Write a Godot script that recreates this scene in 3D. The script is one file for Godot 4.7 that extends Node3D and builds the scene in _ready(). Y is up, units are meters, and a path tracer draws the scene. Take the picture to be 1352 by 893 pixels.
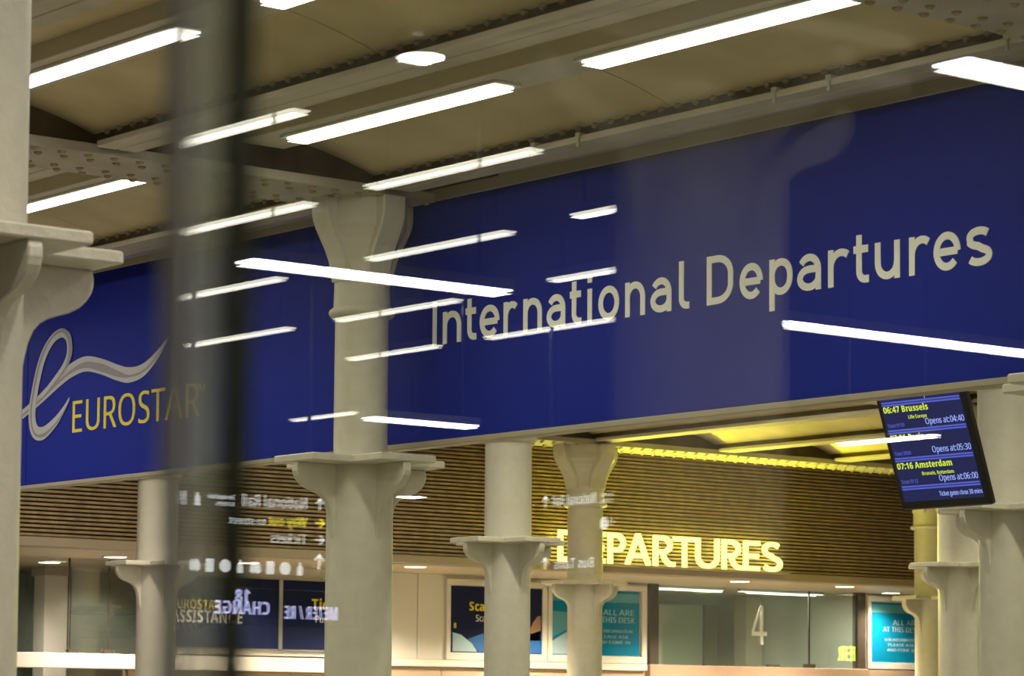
extends Node3D
# A station undercroft seen through the edge of a glass screen. x runs across the hall, -z away along the banner, y up; metres.

const CELL := 4.47          # column grid
const BAY := 1.49           # spacing of the ceiling beams
const GLASS_Z := 5.845      # the glass screen just in front of the camera
var M := {}
var used := {}

# ------------------------------------------------------------------ helpers
func numbered(n: String) -> String:
	if not used.has(n):
		used[n] = 0
		return n
	used[n] += 1
	return "%s_%03d" % [n, used[n]]

func thing(called: String, label: String, category: String, at := Vector3.ZERO, group := "") -> Node3D:
	var o := Node3D.new()
	o.name = numbered(called)
	add_child(o)
	o.position = at
	o.set_meta("label", label)
	o.set_meta("category", category)
	if group != "":
		o.set_meta("group", group)
	return o

func structure(called: String, at := Vector3.ZERO) -> Node3D:
	var o := Node3D.new()
	o.name = called
	add_child(o)
	o.position = at
	o.set_meta("kind", "structure")
	return o

func part(called: String, mesh: Mesh, mat: Material, parent: Node, at := Vector3.ZERO) -> MeshInstance3D:
	var o := MeshInstance3D.new()
	o.name = called
	o.mesh = mesh
	o.material_override = mat
	o.position = at
	parent.add_child(o, true)
	return o

func slab(called: String, lo: Vector3, hi: Vector3, mat: Material, parent: Node = null, b := 0.0) -> MeshInstance3D:
	var o: MeshInstance3D
	if parent == null:
		o = part(called, rounded(hi - lo, b), mat, self, (lo + hi) / 2)
		o.set_meta("kind", "structure")
	else:
		o = part(called, rounded(hi - lo, b), mat, parent, (lo + hi) / 2)
	return o

func rounded(size: Vector3, b := 0.0) -> Mesh:       # a box, its edges chamfered by b
	if b <= 0.0:
		var m := BoxMesh.new()
		m.size = size
		return m
	var st := SurfaceTool.new()
	st.begin(Mesh.PRIMITIVE_TRIANGLES)
	st.set_smooth_group(-1)
	var h := size / 2
	var inner := h - Vector3(b, b, b)
	var P := func(sx, sy, sz, ax):
		var v := Vector3(sx * inner.x, sy * inner.y, sz * inner.z)
		v[ax] = [sx, sy, sz][ax] * h[ax]
		return v
	for ax in 3:
		var a1 := (ax + 1) % 3
		var a2 := (ax + 2) % 3
		for s in [-1, 1]:
			var c := []
			for q in [[-1, -1], [1, -1], [1, 1], [-1, 1]]:
				var sg := [0, 0, 0]
				sg[ax] = s; sg[a1] = q[0]; sg[a2] = q[1]
				c.append(P.call(sg[0], sg[1], sg[2], ax))
			quad(st, c[0], c[1], c[2], c[3], s < 0)
		for s1 in [-1, 1]:
			for s2 in [-1, 1]:
				var e := []
				for t in [-1, 1]:
					var sg := [0, 0, 0]
					sg[ax] = t; sg[a1] = s1; sg[a2] = s2
					e.append(P.call(sg[0], sg[1], sg[2], a1))
					e.append(P.call(sg[0], sg[1], sg[2], a2))
				quad(st, e[0], e[1], e[3], e[2], s1 * s2 < 0)
	for sx in [-1, 1]:
		for sy in [-1, 1]:
			for sz in [-1, 1]:
				tri(st, P.call(sx, sy, sz, 0), P.call(sx, sy, sz, 1), P.call(sx, sy, sz, 2), sx * sy * sz < 0)
	st.generate_normals()
	return st.commit()

func tri(st: SurfaceTool, a: Vector3, b: Vector3, c: Vector3, flip := false) -> void:
	for v in ([a, b, c] if flip else [a, c, b]):
		st.add_vertex(v)

func quad(st: SurfaceTool, a: Vector3, b: Vector3, c: Vector3, d: Vector3, flip := false) -> void:   # a b c d counter-clockwise seen from outside
	tri(st, a, b, c, flip)
	tri(st, a, c, d, flip)

func lathe(profile: Array, n := 40) -> Mesh:         # profile of Vector2(radius, y) from the bottom up
	var st := SurfaceTool.new()
	st.begin(Mesh.PRIMITIVE_TRIANGLES)
	for i in profile.size() - 1:
		var p: Vector2 = profile[i]
		var q: Vector2 = profile[i + 1]
		if p == q:
			continue
		st.set_smooth_group(1 + i % 2 if (q - p).normalized().y < 0.3 else 1)
		for k in n:
			var a := TAU * k / n
			var b := TAU * (k + 1) / n
			quad(st, Vector3(p.x * cos(a), p.y, -p.x * sin(a)), Vector3(p.x * cos(b), p.y, -p.x * sin(b)), Vector3(q.x * cos(b), q.y, -q.x * sin(b)), Vector3(q.x * cos(a), q.y, -q.x * sin(a)))
	st.generate_normals()
	return st.commit()

func prism(outline: PackedVector2Array, depth: float, st0: SurfaceTool = null, xf := Transform3D.IDENTITY) -> Mesh:   # outline in x,y; thickness about z = 0
	var st := st0
	if st == null:
		st = SurfaceTool.new()
		st.begin(Mesh.PRIMITIVE_TRIANGLES)
	st.set_smooth_group(-1)
	var o := outline
	if Geometry2D.is_polygon_clockwise(o):
		o = o.duplicate()
		o.reverse()
	var idx := Geometry2D.triangulate_polygon(o)
	var h := depth / 2
	var V := func(p: Vector2, z: float): return xf * Vector3(p.x, p.y, z)
	for t in idx.size() / 3:
		var a := o[idx[t * 3]]
		var b := o[idx[t * 3 + 1]]
		var c := o[idx[t * 3 + 2]]
		var ccw := (b - a).cross(c - a) > 0
		tri(st, V.call(a, h), V.call(b, h), V.call(c, h), not ccw)
		tri(st, V.call(a, -h), V.call(b, -h), V.call(c, -h), ccw)
	for i in o.size():
		var a := o[i]
		var b := o[(i + 1) % o.size()]
		quad(st, V.call(a, -h), V.call(b, -h), V.call(b, h), V.call(a, h))
	if st0 != null:
		return null
	st.generate_normals()
	return st.commit()

# --- lettering drawn with strokes of even width
func arc(cx: float, cy: float, rx: float, ry: float, a0: float, a1: float, n := 14) -> Array:
	var r := []
	for i in n + 1:
		var a := deg_to_rad(lerpf(a0, a1, float(i) / n))
		r.append(Vector2(cx + rx * cos(a), cy + ry * sin(a)))
	return r

func ribbon(st: SurfaceTool, path: Array, t, depth: float) -> void:    # t a width, or one width for each point
	var L := []
	var R := []
	var n := path.size()
	for i in n:
		var d0: Vector2 = (path[i] - path[maxi(i - 1, 0)])
		var d1: Vector2 = (path[mini(i + 1, n - 1)] - path[i])
		if d0.length() < 1e-6: d0 = d1
		if d1.length() < 1e-6: d1 = d0
		d0 = d0.normalized(); d1 = d1.normalized()
		var d := (d0 + d1).normalized()
		var w: float = (t if t is float else t[i]) / 2
		var k := w / maxf(d.dot(d0), 0.5)
		var nn := Vector2(-d.y, d.x) * k
		L.append(path[i] + nn)
		R.append(path[i] - nn)
	var V := func(p: Vector2, z: float): return Vector3(p.x, p.y, z)
	for i in n - 1:
		quad(st, V.call(R[i], depth), V.call(R[i + 1], depth), V.call(L[i + 1], depth), V.call(L[i], depth))
		quad(st, V.call(R[i], 0), V.call(R[i + 1], 0), V.call(R[i + 1], depth), V.call(R[i], depth))
		quad(st, V.call(L[i], depth), V.call(L[i + 1], depth), V.call(L[i + 1], 0), V.call(L[i], 0))
	quad(st, V.call(R[0], 0), V.call(R[0], depth), V.call(L[0], depth), V.call(L[0], 0))
	quad(st, V.call(R[n - 1], depth), V.call(R[n - 1], 0), V.call(L[n - 1], 0), V.call(L[n - 1], depth))

func glyph(c: String, w: float, cap: float, xh: float, t: float) -> Array:    # strokes of one letter in a box of width w
	var h := t / 2
	var r := w - h
	var top := xh - h
	var v := func(x, y): return Vector2(x, y)
	match c:
		"I": return [[v.call(w / 2, 0), v.call(w / 2, cap)]]
		"i": return [[v.call(w / 2, 0), v.call(w / 2, xh)], [v.call(w / 2, cap - t * 0.95), v.call(w / 2, cap + t * 0.1)]]
		"l": return [[v.call(h, cap), v.call(h, t * 1.6)] + arc(h + t * 1.1, t * 1.6, t * 1.1, t * 1.1, 180, 270, 8) + [v.call(w, h)]]
		"n": return [[v.call(h, 0), v.call(h, xh)], [v.call(h, top - 0.4 * xh)] + arc(w / 2, top - 0.36 * xh, r - w / 2, 0.36 * xh, 170, 0) + [v.call(r, 0)]]
		"u": return [[v.call(r, 0), v.call(r, xh)], [v.call(h, xh)] + arc(w / 2, h + 0.36 * xh, r - w / 2, 0.36 * xh, 180, 350) + [v.call(r, h + 0.4 * xh)]]
		"r": return [[v.call(h, 0), v.call(h, xh)], [v.call(h, top - 0.42 * xh)] + arc(w * 0.62, top - 0.4 * xh, w * 0.62 - h, 0.4 * xh, 172, 52)]
		"t": return [[v.call(w * 0.36, cap * 0.94), v.call(w * 0.36, t * 1.6)] + arc(w * 0.36 + t * 1.1, t * 1.6, t * 1.1, t * 1.1, 180, 270, 8) + [v.call(w, h)], [v.call(0, top), v.call(w * 0.96, top)]]
		"o": return [arc(w / 2, xh / 2, r - w / 2, xh / 2 - h, 0, 360, 32)]
		"e": return [[v.call(h, xh * 0.49), v.call(r, xh * 0.49)], arc(w / 2, xh / 2, r - w / 2, xh / 2 - h, -2, 318, 28)]
		"a": return [arc(w * 0.5, top - 0.34 * xh, r - w * 0.5, 0.34 * xh, 148, 0) + [v.call(r, 0)], [v.call(r, xh * 0.58), v.call(w * 0.5, xh * 0.58)] + arc(w * 0.5, xh * 0.29 + h * 0.5, w * 0.5 - h, xh * 0.29 - h * 0.5, 90, 270) + arc(w * 0.5, xh * 0.36, r - w * 0.5, xh * 0.36 - h, 272, 350, 8)]
		"p": return [[v.call(h, -cap * 0.3), v.call(h, xh)], [v.call(h, top - 0.36 * xh)] + arc(w / 2, top - 0.36 * xh, r - w / 2, 0.36 * xh, 175, 0) + arc(w / 2, h + 0.36 * xh, r - w / 2, 0.36 * xh, 0, -175) + [v.call(h, h + 0.36 * xh)]]
		"s": return [arc(w * 0.5, xh * 0.735, r - w * 0.52, xh * 0.265 - h, 30, 200, 12) + arc(w * 0.5, xh * 0.745, w * 0.42, xh * 0.23, 215, 262, 4) + arc(w * 0.5, xh * 0.27, r - w * 0.5, xh * 0.27 - h, 70, -152, 16)]
		"D": return [[v.call(h, 0), v.call(h, cap)], [v.call(h, cap - h), v.call(w * 0.42, cap - h)] + arc(w * 0.42, cap * 0.68 - h, r - w * 0.42, cap * 0.32, 90, 0) + arc(w * 0.42, cap * 0.32 + h, r - w * 0.42, cap * 0.32, 0, -90) + [v.call(h, h)]]
		"E": return [[v.call(h, 0), v.call(h, cap)], [v.call(h, h), v.call(w, h)], [v.call(h, cap / 2), v.call(w * 0.92, cap / 2)], [v.call(h, cap - h), v.call(w, cap - h)]]
		"P": return [[v.call(h, 0), v.call(h, cap)], [v.call(h, cap - h), v.call(w * 0.5, cap - h)] + arc(w * 0.5, cap * 0.69, r - w * 0.5, cap * 0.31 - h, 90, -90) + [v.call(h, cap * 0.38 + h)]]
		"R": return [[v.call(h, 0), v.call(h, cap)], [v.call(h, cap - h), v.call(w * 0.44, cap - h)] + arc(w * 0.44, cap * 0.70, w * 0.9 - h - w * 0.44, cap * 0.30 - h, 90, -90) + [v.call(h, cap * 0.40 + h)], [v.call(w * 0.42, cap * 0.44), v.call(w * 0.56, cap * 0.22), v.call(w * 0.68, h * 1.7), v.call(w * 0.82, h), v.call(w * 1.03, h)]]
		"A": return [[v.call(h, 0), v.call(w / 2, cap)], [v.call(r, 0), v.call(w / 2, cap)], [v.call(w * 0.22, cap * 0.3), v.call(w * 0.78, cap * 0.3)]]
		"T": return [[v.call(w / 2, 0), v.call(w / 2, cap)], [v.call(0, cap - h), v.call(w, cap - h)]]
		"U": return [[v.call(h, cap), v.call(h, cap * 0.36)] + arc(w / 2, cap * 0.36, r - w / 2, cap * 0.36 - h, 180, 360) + [v.call(r, cap)]]
		"S": return [arc(w * 0.5, cap * 0.74, r - w * 0.53, cap * 0.26 - h, 38, 205, 14) + arc(w * 0.5, cap * 0.75, w * 0.4, cap * 0.22, 218, 262, 4) + arc(w * 0.5, cap * 0.265, r - w * 0.5, cap * 0.265 - h, 72, -150, 18)]
	return []

func letter(c: String, x0: float, x1: float, base: float, cap: float, xh: float, t: float, depth: float, mat: Material, parent: Node, z: float) -> MeshInstance3D:
	var st := SurfaceTool.new()
	st.begin(Mesh.PRIMITIVE_TRIANGLES)
	st.set_smooth_group(-1)
	var lift := 0.0
	for s in glyph(c, x1 - x0, cap, xh, t):
		ribbon(st, s, t, depth + lift)
		lift += 0.0006
	st.generate_normals()
	return part("letter", st.commit(), mat, parent, Vector3(x0, base, z))

var sans: Font
var bold: Font
func words(s: String, x: float, base: float, cap: float, mat: Material, parent: Node, z: float, heavy := false, fit := 0.0, align := 0, depth := 0.002) -> MeshInstance3D:
	var m := TextMesh.new()
	m.text = s
	m.font = bold if heavy else sans
	m.font_size = 32
	m.pixel_size = cap / (0.714 * 32.0)
	m.depth = depth
	m.curve_step = 2.0
	m.horizontal_alignment = [HORIZONTAL_ALIGNMENT_LEFT, HORIZONTAL_ALIGNMENT_RIGHT, HORIZONTAL_ALIGNMENT_CENTER][align]
	m.vertical_alignment = VERTICAL_ALIGNMENT_BOTTOM
	var o := part("lettering", m, mat, parent)
	var box := m.get_aabb()
	var k := 1.0
	if fit > 0.0:
		k = fit / box.size.x
	o.scale = Vector3(k, 1, 1)
	var first := box.position.x if align == 0 else (box.end.x if align == 1 else box.get_center().x)
	var low := box.position.y
	var drop := 0.0
	for ch in "gjpqyQ,":
		if ch in s:
			drop = cap * (0.16 if ch in ",Q" else 0.29)
			if ch in "gjpqy":
				break
	o.position = Vector3(x - first * k, base - low - drop, z)
	return o

# ------------------------------------------------------------------ materials
func paint(c: Color, rough := 0.6, bump := 0.0, size := 4.0, spec := 0.5, vary := 0.0) -> StandardMaterial3D:   # c in linear values
	var m := StandardMaterial3D.new()
	m.albedo_color = c.linear_to_srgb()
	m.roughness = rough
	m.metallic_specular = spec
	if bump > 0.0 or vary > 0.0:
		m.uv1_triplanar = true
		m.uv1_world_triplanar = true
		m.uv1_scale = Vector3(1, 1, 1) * size
	if bump > 0.0:
		m.heightmap_enabled = true
		m.heightmap_scale = bump
		m.heightmap_texture = M_noise("bump", 0.03, 0.0)
	if vary > 0.0:
		m.albedo_texture = M_noise("vary%.2f" % vary, 0.012, vary)
	return m

var noises := {}
func M_noise(key: String, freq: float, vary: float) -> Texture2D:
	if noises.has(key):
		return noises[key]
	var f := FastNoiseLite.new()
	f.seed = 11
	f.frequency = freq
	f.fractal_octaves = 4
	var t := NoiseTexture2D.new()
	t.width = 256
	t.height = 256
	t.seamless = true
	t.noise = f
	if vary > 0.0:
		var g := Gradient.new()
		g.set_color(0, Color(1 - vary, 1 - vary * 1.1, 1 - vary * 1.3))
		g.set_color(1, Color(1, 1, 1))
		t.color_ramp = g
	noises[key] = t
	return t

func glow(c: Color, e: float) -> StandardMaterial3D:      # c in linear values
	var m := StandardMaterial3D.new()
	m.albedo_color = Color(0.85, 0.85, 0.85)
	m.emission_enabled = true
	m.emission = c.linear_to_srgb()
	m.emission_energy_multiplier = e
	m.roughness = 0.5
	return m

func materials() -> void:
	var f := SystemFont.new()
	f.font_names = PackedStringArray(["Droid Sans"])
	sans = f
	var fb := SystemFont.new()
	fb.font_names = PackedStringArray(["Droid Sans"])
	fb.font_weight = 700
	bold = fb
	M.iron = paint(Color(0.72, 0.69, 0.58), 0.45, 0.25, 3.0, 0.5, 0.05)
	M.ironrough = M.iron
	M.iron = paint(Color(0.72, 0.69, 0.58), 0.45, 0.0, 3.0, 0.5, 0.05)
	M.vault = paint(Color(0.77, 0.68, 0.42), 0.8, 0.0, 0.35, 0.4, 0.2)
	M.beam = paint(Color(0.66, 0.62, 0.50), 0.6, 0.0, 0.5, 0.5, 0.15)
	M.web = paint(Color(0.16, 0.13, 0.085), 0.8, 0.0, 1.0, 0.3, 0.3)  # brown taken darker to put the shadow on the beam angles into the colour
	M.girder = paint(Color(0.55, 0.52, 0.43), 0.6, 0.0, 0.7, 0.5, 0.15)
	M.rivet = paint(Color(0.42, 0.34, 0.20), 0.6)
	M.webrivet = paint(Color(0.30, 0.24, 0.16), 0.6)  # rivet heads on the angles, darkened along with that painted shadow
	M.trunk = paint(Color(0.60, 0.56, 0.44), 0.6)
	M.reflector = paint(Color(0.8, 0.8, 0.76), 0.3)
	M.floor = paint(Color(0.29, 0.275, 0.22), 0.35, 0.0, 0.4, 0.5, 0.1)
	M.blue = paint(Color(0.010, 0.023, 0.31), 0.5, 0.0, 1.0, 0.22)
	M.bannerrail = paint(Color(0.40, 0.36, 0.26), 0.5)
	M.white = paint(Color(0.93, 0.93, 0.88), 0.5)
	M.yellow = paint(Color(0.80, 0.66, 0.02), 0.5)
	M.chrome_light = paint(Color(0.50, 0.50, 0.52), 0.4)
	M.chrome_mid = paint(Color(0.26, 0.26, 0.29), 0.4)
	M.slat = paint(Color(0.52, 0.39, 0.22), 0.4, 0.0, 2.0, 0.5, 0.2)
	M.dark = paint(Color(0.035, 0.028, 0.02), 0.8)
	M.fascia = paint(Color(0.44, 0.36, 0.25), 0.4)
	M.soffit = paint(Color(0.46, 0.39, 0.28), 0.5)
	M.cream = paint(Color(0.80, 0.75, 0.68), 0.5)
	M.panel = paint(Color(0.50, 0.36, 0.26), 0.4)
	M.bronze = paint(Color(0.42, 0.28, 0.2), 0.35)
	M.frame = paint(Color(0.07, 0.055, 0.04), 0.4)
	M.navy = paint(Color(0.012, 0.018, 0.065), 0.6, 0.0, 1.0, 0.2)
	M.cyan = paint(Color(0.003, 0.22, 0.42), 0.7, 0.0, 1.0, 0.15)
	M.cyanpale = paint(Color(0.10, 0.36, 0.47), 0.5)
	M.skyblue = paint(Color(0.03, 0.14, 0.42), 0.5)
	M.paleprint = paint(Color(0.42, 0.58, 0.66), 0.5)
	M.skin = paint(Color(0.42, 0.24, 0.16), 0.6)
	M.backwall = paint(Color(0.42, 0.34, 0.26), 0.6)
	M.hallwall = paint(Color(0.48, 0.46, 0.42), 0.7)
	M.hallceiling = paint(Color(0.62, 0.61, 0.56), 0.7)
	M.black = paint(Color(0.008, 0.008, 0.008), 0.3)
	M.gasket = paint(Color(0.055, 0.062, 0.042), 0.7)
	M.edge = paint(Color(0.72, 0.74, 0.72), 0.4)
	M.steel = paint(Color(0.5, 0.5, 0.5), 0.3)
	M.steel.metallic = 0.8
	var g := StandardMaterial3D.new()
	g.transparency = BaseMaterial3D.TRANSPARENCY_ALPHA
	g.albedo_color = Color(0.9, 1.0, 0.92, 0.03)
	g.roughness = 0.0
	g.metallic_specular = 0.5
	M.glass = g
	var film := StandardMaterial3D.new()      # thick glass, faintly green
	film.refraction_enabled = true
	film.refraction_scale = 0.055
	film.albedo_color = Color(Color(0.93, 0.96, 0.86).linear_to_srgb(), 0.0)
	film.roughness = 0.0
	M.film = film
	M.lamp = glow(Color(1.0, 0.97, 0.88), LAMP_GLOW)
	M.louvre = glow(Color(1.0, 0.96, 0.80), LOUVRE_GLOW)
	M.bar = glow(Color(0.93, 0.94, 1.0), BAR_GLOW)
	M.downlight = glow(Color(1.0, 0.84, 0.55), 5.0)
	M.neon = glow(Color(1.0, 0.97, 0.24), 1.25)
	M.screen = glow(Color(0.010, 0.011, 0.050), 1.0)
	M.screen.albedo_color = Color(0.02, 0.02, 0.02)
	M.screen.metallic_specular = 0.25
	M.screen.roughness = 0.25
	M.screen_yellow = glow(Color(0.45, 0.55, 0.02), 1.0)
	M.screen_yellow.albedo_color = Color(0.02, 0.02, 0.02)
	M.screen_yellow.metallic_specular = 0.25
	M.screen_white = glow(Color(0.24, 0.30, 0.75), 1.0)
	M.screen_white.albedo_color = Color(0.02, 0.02, 0.02)
	M.screen_white.metallic_specular = 0.25
	M.screen_rule = glow(Color(0.06, 0.075, 0.40), 1.0)
	M.screen_rule.albedo_color = Color(0.02, 0.02, 0.02)
	M.screen_rule.metallic_specular = 0.25
	M.sign_white = glow(Color(0.85, 0.9, 0.95), 3.2)
	M.sign_yellow = glow(Color(0.9, 0.75, 0.02), 4.2)
	M.sign_violet = glow(Color(0.55, 0.55, 1.0), 4.5)
	M.sign_lime = glow(Color(0.75, 0.9, 0.02), 9.0)

const LAMP_GLOW := 4.0      # what the eye sees of a strip light
const LOUVRE_GLOW := 4.0
const BAR_GLOW := 20.0
const LOUVRE_POWER := 0.65   # ... of which the louvre throws this down
const LAMP_POWER := 0.26    # the light it gives
const HALL_POWER := 0.20

# ------------------------------------------------------------------ lights
func panel_light(parent: Node, at: Vector3, size: Vector2, energy: float, c: Color) -> void:   # shines down
	var l := AreaLight3D.new()
	l.name = "light"
	l.area_size = size
	l.light_energy = energy
	l.light_color = c
	l.area_range = 40.0
	l.shadow_enabled = true
	l.rotation = Vector3(-PI / 2, 0, 0)
	l.position = at
	parent.add_child(l, true)

func _ready() -> void:
	# camera: a long lens, tilted up a little and shifted, from a person's eye height
	var cam := Camera3D.new()
	cam.name = "camera"
	var phi := 0.67716
	var pitch := deg_to_rad(4.6)
	var roll := 0.0075
	var px := 3880.96
	var right := Vector3(cos(phi), 0, sin(phi))
	var ahead := Vector3(sin(phi), 0, -cos(phi))
	var F := ahead * cos(pitch) + Vector3.UP * sin(pitch)
	var U := Vector3.UP * cos(pitch) - ahead * sin(pitch)
	var X := right * cos(roll) + U * sin(roll)
	var Y := U * cos(roll) - right * sin(roll)
	var near := 0.05
	var attr := CameraAttributesPhysical.new()
	attr.frustum_focal_length = 24.0 * px / 893.0
	attr.frustum_focus_distance = 14.0
	attr.frustum_near = near
	attr.frustum_far = 200.0
	attr.exposure_aperture = 9.0
	cam.attributes = attr
	cam.projection = Camera3D.PROJECTION_FRUSTUM
	cam.near = near
	cam.far = 200.0
	cam.size = near * 893.0 / px
	cam.frustum_offset = Vector2(0, near * (629.615 - 446.5) / px)
	cam.transform = Transform3D(Basis(X, Y, -F), Vector3(-3.53312, 1.6, 6.62061))
	add_child(cam)
	cam.current = true
	# no daylight reaches the undercroft: a dim night sky, all light from lamps
	var we := WorldEnvironment.new()
	we.name = "environment"
	var env := Environment.new()
	env.background_mode = Environment.BG_COLOR
	env.background_color = Color(0.01, 0.01, 0.012)
	env.tonemap_mode = Environment.TONE_MAPPER_LINEAR
	env.tonemap_exposure = 1.77
	env.sdfgi_enabled = true
	env.ssao_enabled = true
	env.ssil_enabled = true
	we.environment = env
	add_child(we)
	materials()
	shell()
	ceiling()
	shopfront()
	columns()
	banners()
	strip_lights()
	departures_sign()
	display()
	hall_behind()
	glass()

# ------------------------------------------------------------------ room shell
func shell() -> void:
	slab("floor", Vector3(-9.2, -0.2, -19.2), Vector3(25.2, 0, 32.2), M.floor)
	slab("wall_left", Vector3(-9.2, 0, -19), Vector3(-9, 5, 32), M.hallwall)
	slab("wall_right", Vector3(25, 0, -19), Vector3(25.2, 5, 32), M.hallwall)
	slab("wall_far", Vector3(-9.2, 0, -19.2), Vector3(25.2, 5, -19), M.backwall)
	slab("wall_near", Vector3(-9.2, 0, 32), Vector3(25.2, 5, 32.2), M.hallwall)

func ceiling() -> void:
	var c := structure("ceiling")
	slab("deck", Vector3(-9.2, 4.45, -19.2), Vector3(25.2, 4.6, 5.6), M.vault, c)
	slab("hall_ceiling", Vector3(-9.2, 4.75, 5.6), Vector3(25.2, 4.9, 32.2), M.hallceiling, c)
	slab("downstand", Vector3(-9.2, 4.0, 5.5), Vector3(25.2, 4.9, 5.7), M.beam, c)
	# jack-arch vault panels, two to a bay, a joint between them
	var st := SurfaceTool.new()
	st.begin(Mesh.PRIMITIVE_TRIANGLES)
	st.set_smooth_group(0)
	var n := 14
	var half := BAY / 2 - 0.035
	var len_ := CELL / 2 - 0.006
	var pts := []
	for i in n + 1:
		var s := -1.0 + 2.0 * i / n
		pts.append(Vector2(half * s, 4.07 + 0.13 * (1 - s * s)))
	for i in n:
		var p: Vector2 = pts[i]
		var q: Vector2 = pts[i + 1]
		quad(st, Vector3(p.x, p.y, -len_ / 2), Vector3(q.x, q.y, -len_ / 2), Vector3(q.x, q.y, len_ / 2), Vector3(p.x, p.y, len_ / 2))
	st.set_smooth_group(1)
	for i in n:
		var p: Vector2 = pts[i] + Vector2(0, 0.05)
		var q: Vector2 = pts[i + 1] + Vector2(0, 0.05)
		quad(st, Vector3(p.x, p.y, len_ / 2), Vector3(q.x, q.y, len_ / 2), Vector3(q.x, q.y, -len_ / 2), Vector3(p.x, p.y, -len_ / 2))
		for e in [-1, 1]:
			var z: float = e * len_ / 2
			quad(st, Vector3(pts[i].x, pts[i].y, z), Vector3(pts[i + 1].x, pts[i + 1].y, z), Vector3(q.x, q.y, z), Vector3(p.x, p.y, z), e < 0)
	st.generate_normals()
	var vault := st.commit()
	for k in range(-2, 13):
		for b in range(-1, 3):
			for h in 2:
				part("vault_panel", vault, M.vault, c, Vector3((k + 0.5) * BAY, 0, -CELL * (b + 0.25 + 0.5 * h)))
	# the small beams along the hall, between the vaults: two flange plates, an angle with rivet heads
	var plate := rounded(Vector3(0.097, 0.028, CELL - 0.5), 0.004)
	var angle := rounded(Vector3(0.13, 0.075, CELL - 0.34))
	var dome := SphereMesh.new()
	dome.radius = 0.019
	dome.height = 0.030
	dome.radial_segments = 10
	dome.rings = 4
	for k in range(-2, 14):
		for b in range(-1, 3):
			var z := -CELL * (b + 0.5)
			for s in [-1, 1]:
				part("flange", plate, M.beam, c, Vector3(k * BAY + s * 0.0515, 4.024, z))
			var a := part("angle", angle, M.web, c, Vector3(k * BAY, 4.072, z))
			if (k == 2 or k == 3) and b >= 0 and b < 2:
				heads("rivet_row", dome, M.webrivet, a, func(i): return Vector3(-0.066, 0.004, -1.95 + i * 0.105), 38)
	# the riveted girders across the hall
	for j in range(-1, 4):
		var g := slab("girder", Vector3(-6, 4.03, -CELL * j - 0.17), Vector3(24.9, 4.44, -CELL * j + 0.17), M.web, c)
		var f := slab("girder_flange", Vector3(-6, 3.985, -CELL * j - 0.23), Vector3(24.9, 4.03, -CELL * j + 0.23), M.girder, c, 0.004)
		var x0 := -2.0 if j < 3 else 11.0
		heads("rivet_rows", dome, M.rivet, f, func(i): return Vector3(x0 - 9.45 + (i / 4) * 0.13 + (0.065 if i % 2 == 1 else 0.0), -0.022, [-0.19, -0.10, 0.10, 0.19][i % 4]), 220 if j < 3 else 260)

func heads(called: String, mesh: Mesh, mat: Material, parent: Node, where: Callable, count: int) -> void:
	var mm := MultiMesh.new()
	mm.transform_format = MultiMesh.TRANSFORM_3D
	mm.mesh = mesh
	mm.instance_count = count
	for i in count:
		mm.set_instance_transform(i, Transform3D(Basis(), where.call(i)))
	var o := MultiMeshInstance3D.new()
	o.name = called
	o.multimesh = mm
	o.material_override = mat
	o.set_meta("kind", "stuff")
	parent.add_child(o, true)

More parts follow.
